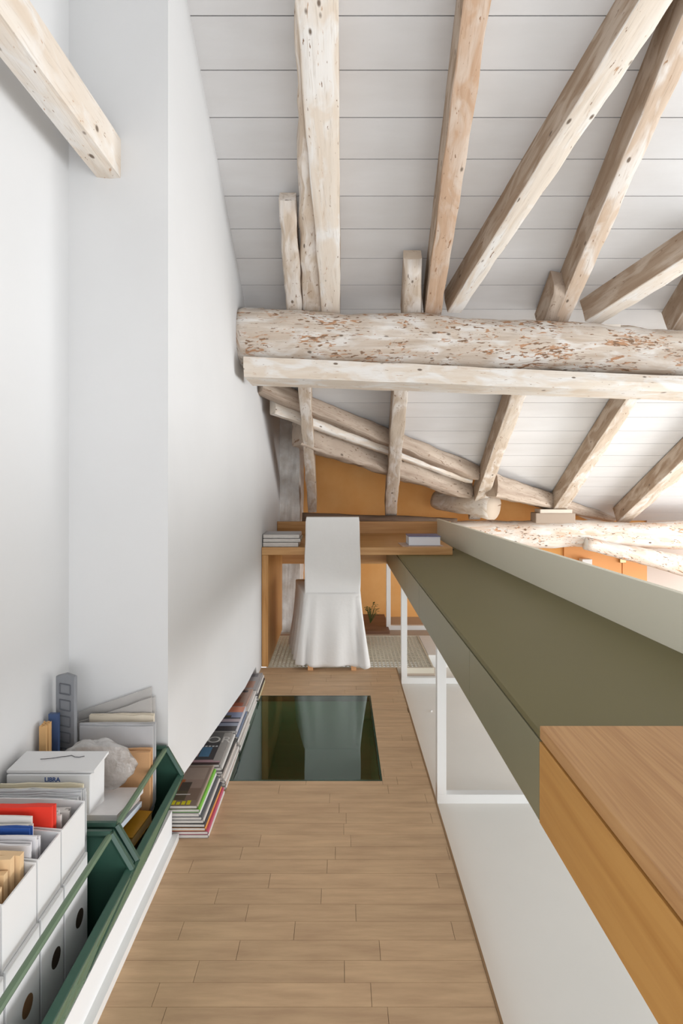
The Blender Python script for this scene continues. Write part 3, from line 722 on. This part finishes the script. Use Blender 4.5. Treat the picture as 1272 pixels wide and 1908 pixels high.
# ------------------------------------------------------------------ crates on the plinth
def crate(y0, y1, label):
    root = empty('storage_crate', (-.63, (y0+y1)/2, .103), label, 'crate', 'green plastic crates on the plinth')
    XB = -.778; zb = .107
    prof_in = [(-.56, zb), (-.455, .35), (-.50, .423), (XB, .423), (XB, zb)]
    for name, yy in (('end_panel', y0), ('end_panel', y1-.012)):
        MB().prism([(x, yy, z) for x, z in prof_in], (0, .012, 0)).build(name, M_crate, root, bevel=.002)
        mb = MB()                         # raised flange round the end
        pr = prof_in[:4]
    for yy in (y0, y1-.022):
        mb = MB(); pr = [(-.56, zb), (-.452, .35), (-.497, .427), (XB, .427)]
        for (xa, za), (xb, zb_) in zip(pr[:-1], pr[1:]): mb.tube((xa, yy+.011, za), (xb, yy+.011, zb_), .008, 6)
        mb.build('end_flange', M_crate_l if False else M_crate, root)
    boxo('floor_panel', (XB, y0+.012, zb), (-.565, y1-.012, zb+.006), M_crate, root)
    boxo('back_panel', (XB, y0+.012, zb+.006), (XB+.006, y1-.012, .42), M_crate, root)
    MB().tube((-.499, y0+.01, .423), (-.499, y1-.01, .423), .007, 8).build('top_rail', M_crate_l, root)
    mb = MB().prism([(-.462, y0+.01, .356), (-.447, y0+.01, .350), (-.452, y0+.01, .338), (-.466, y0+.01, .344)], (0, y1-y0-.02, 0)); mb.build('front_lip', M_crate, root, bevel=.002)
    mb = MB().prism([(-.566, y0+.012, zb), (-.462, y0+.012, .348), (-.456, y0+.012, .346), (-.560, y0+.012, zb)], (0, y1-y0-.024, 0)); mb.build('front_panel', M_crate, root)
    mb = MB(); n = 7
    for i in range(n):                    # crossed ribs on the outside of the front panel
        ya = y0+.02+(y1-y0-.04)*i/n; yb = y0+.02+(y1-y0-.04)*(i+1)/n
        for a_, b_ in ((ya, yb), (yb, ya)):
            mb.tube((-.553, a_, zb+.012), (-.456, b_, .338), .0045, 6)
    mb.tube((-.553, y0+.01, zb+.01), (-.553, y1-.01, zb+.01), .005, 6)
    mb.build('front_ribs', M_crate_l, root)
crate(.62, 1.293, 'near green plastic crate filled with white magazine files')
crate(1.303, 1.699, 'far green plastic crate filled with folders and bubble wrap')

M_file = mat('white_card', (228, 228, 228), .6)
M_hole = mat('file_hole', (120, 88, 58), .8)
M_holeD = mat('file_hole_dark', (52, 40, 30), .8)
def mfile(y0, y1, label, m_h):
    root = empty('magazine_file', (-.65, (y0+y1)/2, .115), label, 'magazine file', 'white card magazine files in the near crate')
    xb, xf_, z0, z1 = -.768, -.532, .222, .53; t = .003
    mb = MB()
    for ya in (y0, y1-t): mb.prism([(xb, ya, z0), (xf_, ya, z0), (xf_, ya, z1-.004), (xf_-.05, ya, z1), (xb, ya, z1+.004)], (0, t, 0))
    mb.box((xb, y0+t, z0), (xf_, y1-t, z0+t)); mb.box((xb, y0+t, z0), (xb+t, y1-t, z1))
    mb.box((xf_-t, y0+t, z0), (xf_, y1-t, z1-.006))
    mb.build('box', M_file, root)
    boxo('outer_sleeve', (xf_+.0005, y0+.001, z0), (xf_+.006, y1-.001, .42), M_file, root, bevel=.001)
    yc = (y0+y1)/2+.012
    o = MB().tube((xf_+.0055, yc, .31), (xf_+.0067, yc, .31), .017, 20).build('finger_hole', m_h, root)
tag(boxo('crate_insert', (-.768, .70, .114), (-.57, 1.26, .2215), M_file), 'white card box lying under the magazine files in the near crate', 'box')
fl = [(.72, .80, 'nearest white magazine file, cut off by the frame edge'), (.805, .925, 'white magazine file at the lower left with papers inside'), (.93, 1.035, 'white magazine file with a brown finger hole, below the manila sheets'), (1.04, 1.125, 'white magazine file with a dark finger hole, below the red folder'), (1.13, 1.232, 'farthest white magazine file, beside the clear sleeves')]
for i, (a_, b_, lab) in enumerate(fl): mfile(a_, b_, lab, (M_hole, M_hole, M_hole, M_holeD, M_holeD)[i])

def sheets(name, y0, y1, x0, x1, z0, z1, n, col, label, cat, slope=0.0, seed=0, jz=.01, lean=0.0, alpha=1, rough=.6, group=None):
    rnd = random.Random(seed); mb = MB(); th = (y1-y0)/n
    for i in range(n):
        ya = y0+th*i; dz = rnd.uniform(-jz, jz*.3); dx = rnd.uniform(-jz, 0)
        t = th*.78; ns = 6
        pts = [(x0, ya, z0)]+([(x1+dx, ya, z0)] if (x1 < -.575 or z0 > .2) else [(-.578, ya, z0), (x1+dx, ya, z0+(x1+.578)/.42+.012)])+[(x1+dx-(x1-x0)*k/ns, ya+lean, z1+dz-slope*(1-k/ns)+rnd.uniform(-.002, .002)) for k in range(ns+1)]
        mb.prism(pts, (0, t, 0))
    mt = mat('sheet_%s_%d' % ('_'.join(map(str, col)), int(alpha*100)), col, rough, alpha=alpha, var=.05, vscale=15, spec=.4)
    return tag(mb.build(name, mt), label, cat, group)
sheets('manila_folder', .935, 1.030, -.763, -.548, .23, .552, 6, (232, 198, 154), 'torn manila folders filling the file at the left edge', 'folder', seed=1, jz=.02)
sheets('paper_bundle', 1.045, 1.085, -.763, -.548, .23, .548, 7, (222, 220, 222), 'pale grey paper bundle behind the manila folders', 'papers', seed=2)
sheets('blue_folder', 1.088, 1.098, -.763, -.57, .23, .556, 2, (44, 84, 160), 'thin blue folder among the grey papers', 'folder', seed=3, jz=.004)
sheets('paper_bundle', 1.101, 1.119, -.763, -.57, .23, .56, 3, (226, 222, 216), 'white papers in front of the red folder', 'papers', seed=4, jz=.014)
sheets('red_folder', 1.135, 1.155, -.763, -.553, .23, .562, 2, (230, 58, 40), 'bright red folder standing in a white magazine file', 'folder', slope=-.004, seed=5, jz=.003)
sheets('paper_bundle', 1.160, 1.226, -.763, -.545, .23, .535, 9, (214, 208, 204), 'grey white sheets in the farthest magazine file', 'papers', seed=6, jz=.02)
sheets('clear_sleeves', 1.238, 1.276, -.765, -.54, .222, .535, 7, (216, 218, 220), 'clear punched plastic sleeves standing behind the farthest file', 'sleeves', seed=7, jz=.012, alpha=.72, rough=.25)
sheets('cream_folder', 1.318, 1.352, -.765, -.575, .13, .497, 5, (232, 222, 196), 'cream folders with torn tops behind the clear sleeves', 'folder', seed=8, jz=.02)
# the white slip titled LIBRA
lb = empty('document_box', (-.68, 1.40, .115), 'white document box with a blue printed word on its front', 'document box')
MB().prism([(-.768, 1.36, .118), (-.58, 1.36, .118), (-.575, 1.36, .515), (-.768, 1.36, .515)], (0, .085, .0)).build('box', M_file, lb, bevel=.002)
MB().box((-.770, 1.365, .517), (-.568, 1.452, .523), Matrix.Rotation(R(3), 3, 'X'), Vector((-.68, 1.365, .517))).build('cover_sheet', M_file, lb)
textmesh('LIBRA', .014, Vector((-.680, 1.3595, .500)), Matrix.Rotation(R(90), 3, 'X'), cm((70, 96, 150)), lb, bold=.0004)
mb = MB(); rnd = random.Random(5); p0 = Vector((-.715, 1.41, .528))
for i in range(9):
    p1_ = p0+Vector((.011, rnd.uniform(-.008, .006), 0)); mb.tube(p0, p1_, .0008, 5); p0 = p1_
mb.build('handwriting', cm((40, 40, 44)), lb)
# far crate
gpn = empty('ventilation_grille', (-.745, 1.6, .115), 'tall grey plastic panel with rectangular slots in the corner', 'grille')
MB().prism([(-.770, 1.60, .12), (-.708, 1.575, .12), (-.708, 1.575, .668), (-.74, 1.59, .672), (-.770, 1.60, .662)], (.002, .014, 0)).build('panel', mat('grey_plastic', (136, 138, 142), .5), gpn, bevel=.002)
mb = MB()
for i in range(7):
    z = .36+i*.043; a_ = Vector((-.756, 1.5935, z)); b_ = Vector((-.722, 1.580, z))
    for (s_, e_) in ((a_, b_), (b_, b_+Vector((0, 0, .026))), (b_+Vector((0, 0, .026)), a_+Vector((0, 0, .026))), (a_+Vector((0, 0, .026)), a_)): mb.tube(s_, e_, .0016, 5)
mb.build('slots', mat('dark_grey_plastic', (104, 106, 112), .5), gpn)
tag(MB().prism([(-.770, 1.56, .12), (-.745, 1.56, .12), (-.745, 1.56, .575), (-.770, 1.56, .575)], (0, .012, 0)).build('blue_board', cm((72, 92, 130))), 'blue board standing left of the grey slotted panel', 'board')
sheets('wooden_board', 1.515, 1.545, -.770, -.752, .12, .565, 3, (214, 170, 116), 'light wooden boards at the wall left of the blue board', 'board', slope=0.0, seed=3, jz=.004)
sheets('card_folder', 1.655, 1.672, -.70, -.52, .12, .535, 2, (226, 214, 194), 'cream folders standing at the back of the far crate', 'folder', seed=9, jz=.004)
sheets('cardboard_folder', 1.565, 1.60, -.70, -.497, .12, .475, 4, (206, 160, 116), 'brown cardboard folders standing at the right of the far crate', 'folder', seed=10, jz=.012)
sheets('document_sleeve', 1.607, 1.640, -.705, -.505, .12, .525, 4, (208, 208, 210), 'frosted sleeves just in front of the cream folders', 'sleeves', seed=11, jz=.008, alpha=.75, rough=.3)
# creased clear film on top at the back
def film(name, cen, sx, sy, sz, label, alpha, seed, col=(214, 210, 206), amp=.25):
    mb = MB(); k = 28; n = 18; rings = []
    for i in range(n+1):
        th = math.pi*i/n; ring = []
        for j in range(k):
            ph = 6.28318*j/k; d = Vector((math.sin(th)*math.cos(ph), math.sin(th)*math.sin(ph), math.cos(th)))
            q = 1+amp*noise.noise(d*2.2+Vector((seed, 0, 0)))+amp*.5*abs(noise.noise(d*6+Vector((0, seed, 0))))
            ring.append(Vector(cen)+Vector((d.x*sx, d.y*sy, d.z*sz))*q)
        rings.append(ring)
    m_ = mat('film_%s' % name, col, .22, alpha=alpha, spec=.9, bump=1.6, bscale=22, var_col=(186, 182, 178), vscale=9)
    return tag(mb.rings(rings).build(name, m_, smooth=True), label, 'plastic wrap')
film('bubble_wrap', (-.62, 1.50, .47), .095, .022, .062, 'crumpled bubble wrap bundle behind the white document box', .5, 4, (222, 220, 217), amp=.2)
sheets('plastic_film', 1.676, 1.700, -.735, -.525, .30, .525, 4, (214, 210, 206), 'creased clear film standing at the back of the far crate', 'plastic wrap', slope=-.07, seed=13, jz=.03, alpha=.5, rough=.2)
# booklets under bubble wrap
rb = Matrix.Rotation(R(-10), 3, 'X')
for i, (z, c_, lab, dx) in enumerate(((.36, (214, 222, 232), 'pale blue booklet beneath the white booklets in the far crate', .0), (.378, (200, 190, 182), 'grey booklet between the pale blue and white ones', -.004), (.396, (230, 228, 228), 'white glossy booklet on top of the booklets in the far crate', .004))):
    o = MB().box((-.70, 1.35, z), (-.515+dx, 1.535, z+.013), rb, Vector((-.6, 1.45, z))).build('booklet', cm(c_)); tag(o, lab, 'booklet', 'booklets in the far crate')
tag(boxo('packing_box', (-.765, 1.345, .1), (-.60, 1.35, .11), M_file), 'x', 'box') if False else None
gm = cm((176, 128, 34))
for i, (a_, b_, z0_, z1_, rz_, lab) in enumerate((((-.575, 1.43), (-.495, 1.545), .302, .33, -.1, 'gold covered book lying in the open front of the far crate'), ((-.585, 1.325), (-.515, 1.42), .302, .318, .15, 'second gold book, nearer and lower in the far crate'))):
    c_ = Vector(((a_[0]+b_[0])/2, (a_[1]+b_[1])/2, z0_)); bo = empty('book', tuple(c_), lab, 'book')
    rm = Matrix.Rotation(rz_, 3, 'Z')
    MB().box((a_[0], a_[1], z1_-.003), (b_[0], b_[1], z1_), rm, c_).build('cover', gm, bo)
    MB().box((a_[0]+.002, a_[1]+.002, z0_+.002), (b_[0]-.001, b_[1]-.002, z1_-.003), rm, c_).build('pages', cm((224, 186, 130)), bo)
    MB().box((a_[0], a_[1], z0_), (b_[0], b_[1], z0_+.002), rm, c_).build('cover', gm, bo)
tag(boxo('cardboard_box', (-.70, 1.325, .115), (-.572, 1.54, .300), cm((170, 126, 88))), 'brown cardboard box low inside the far crate', 'box')
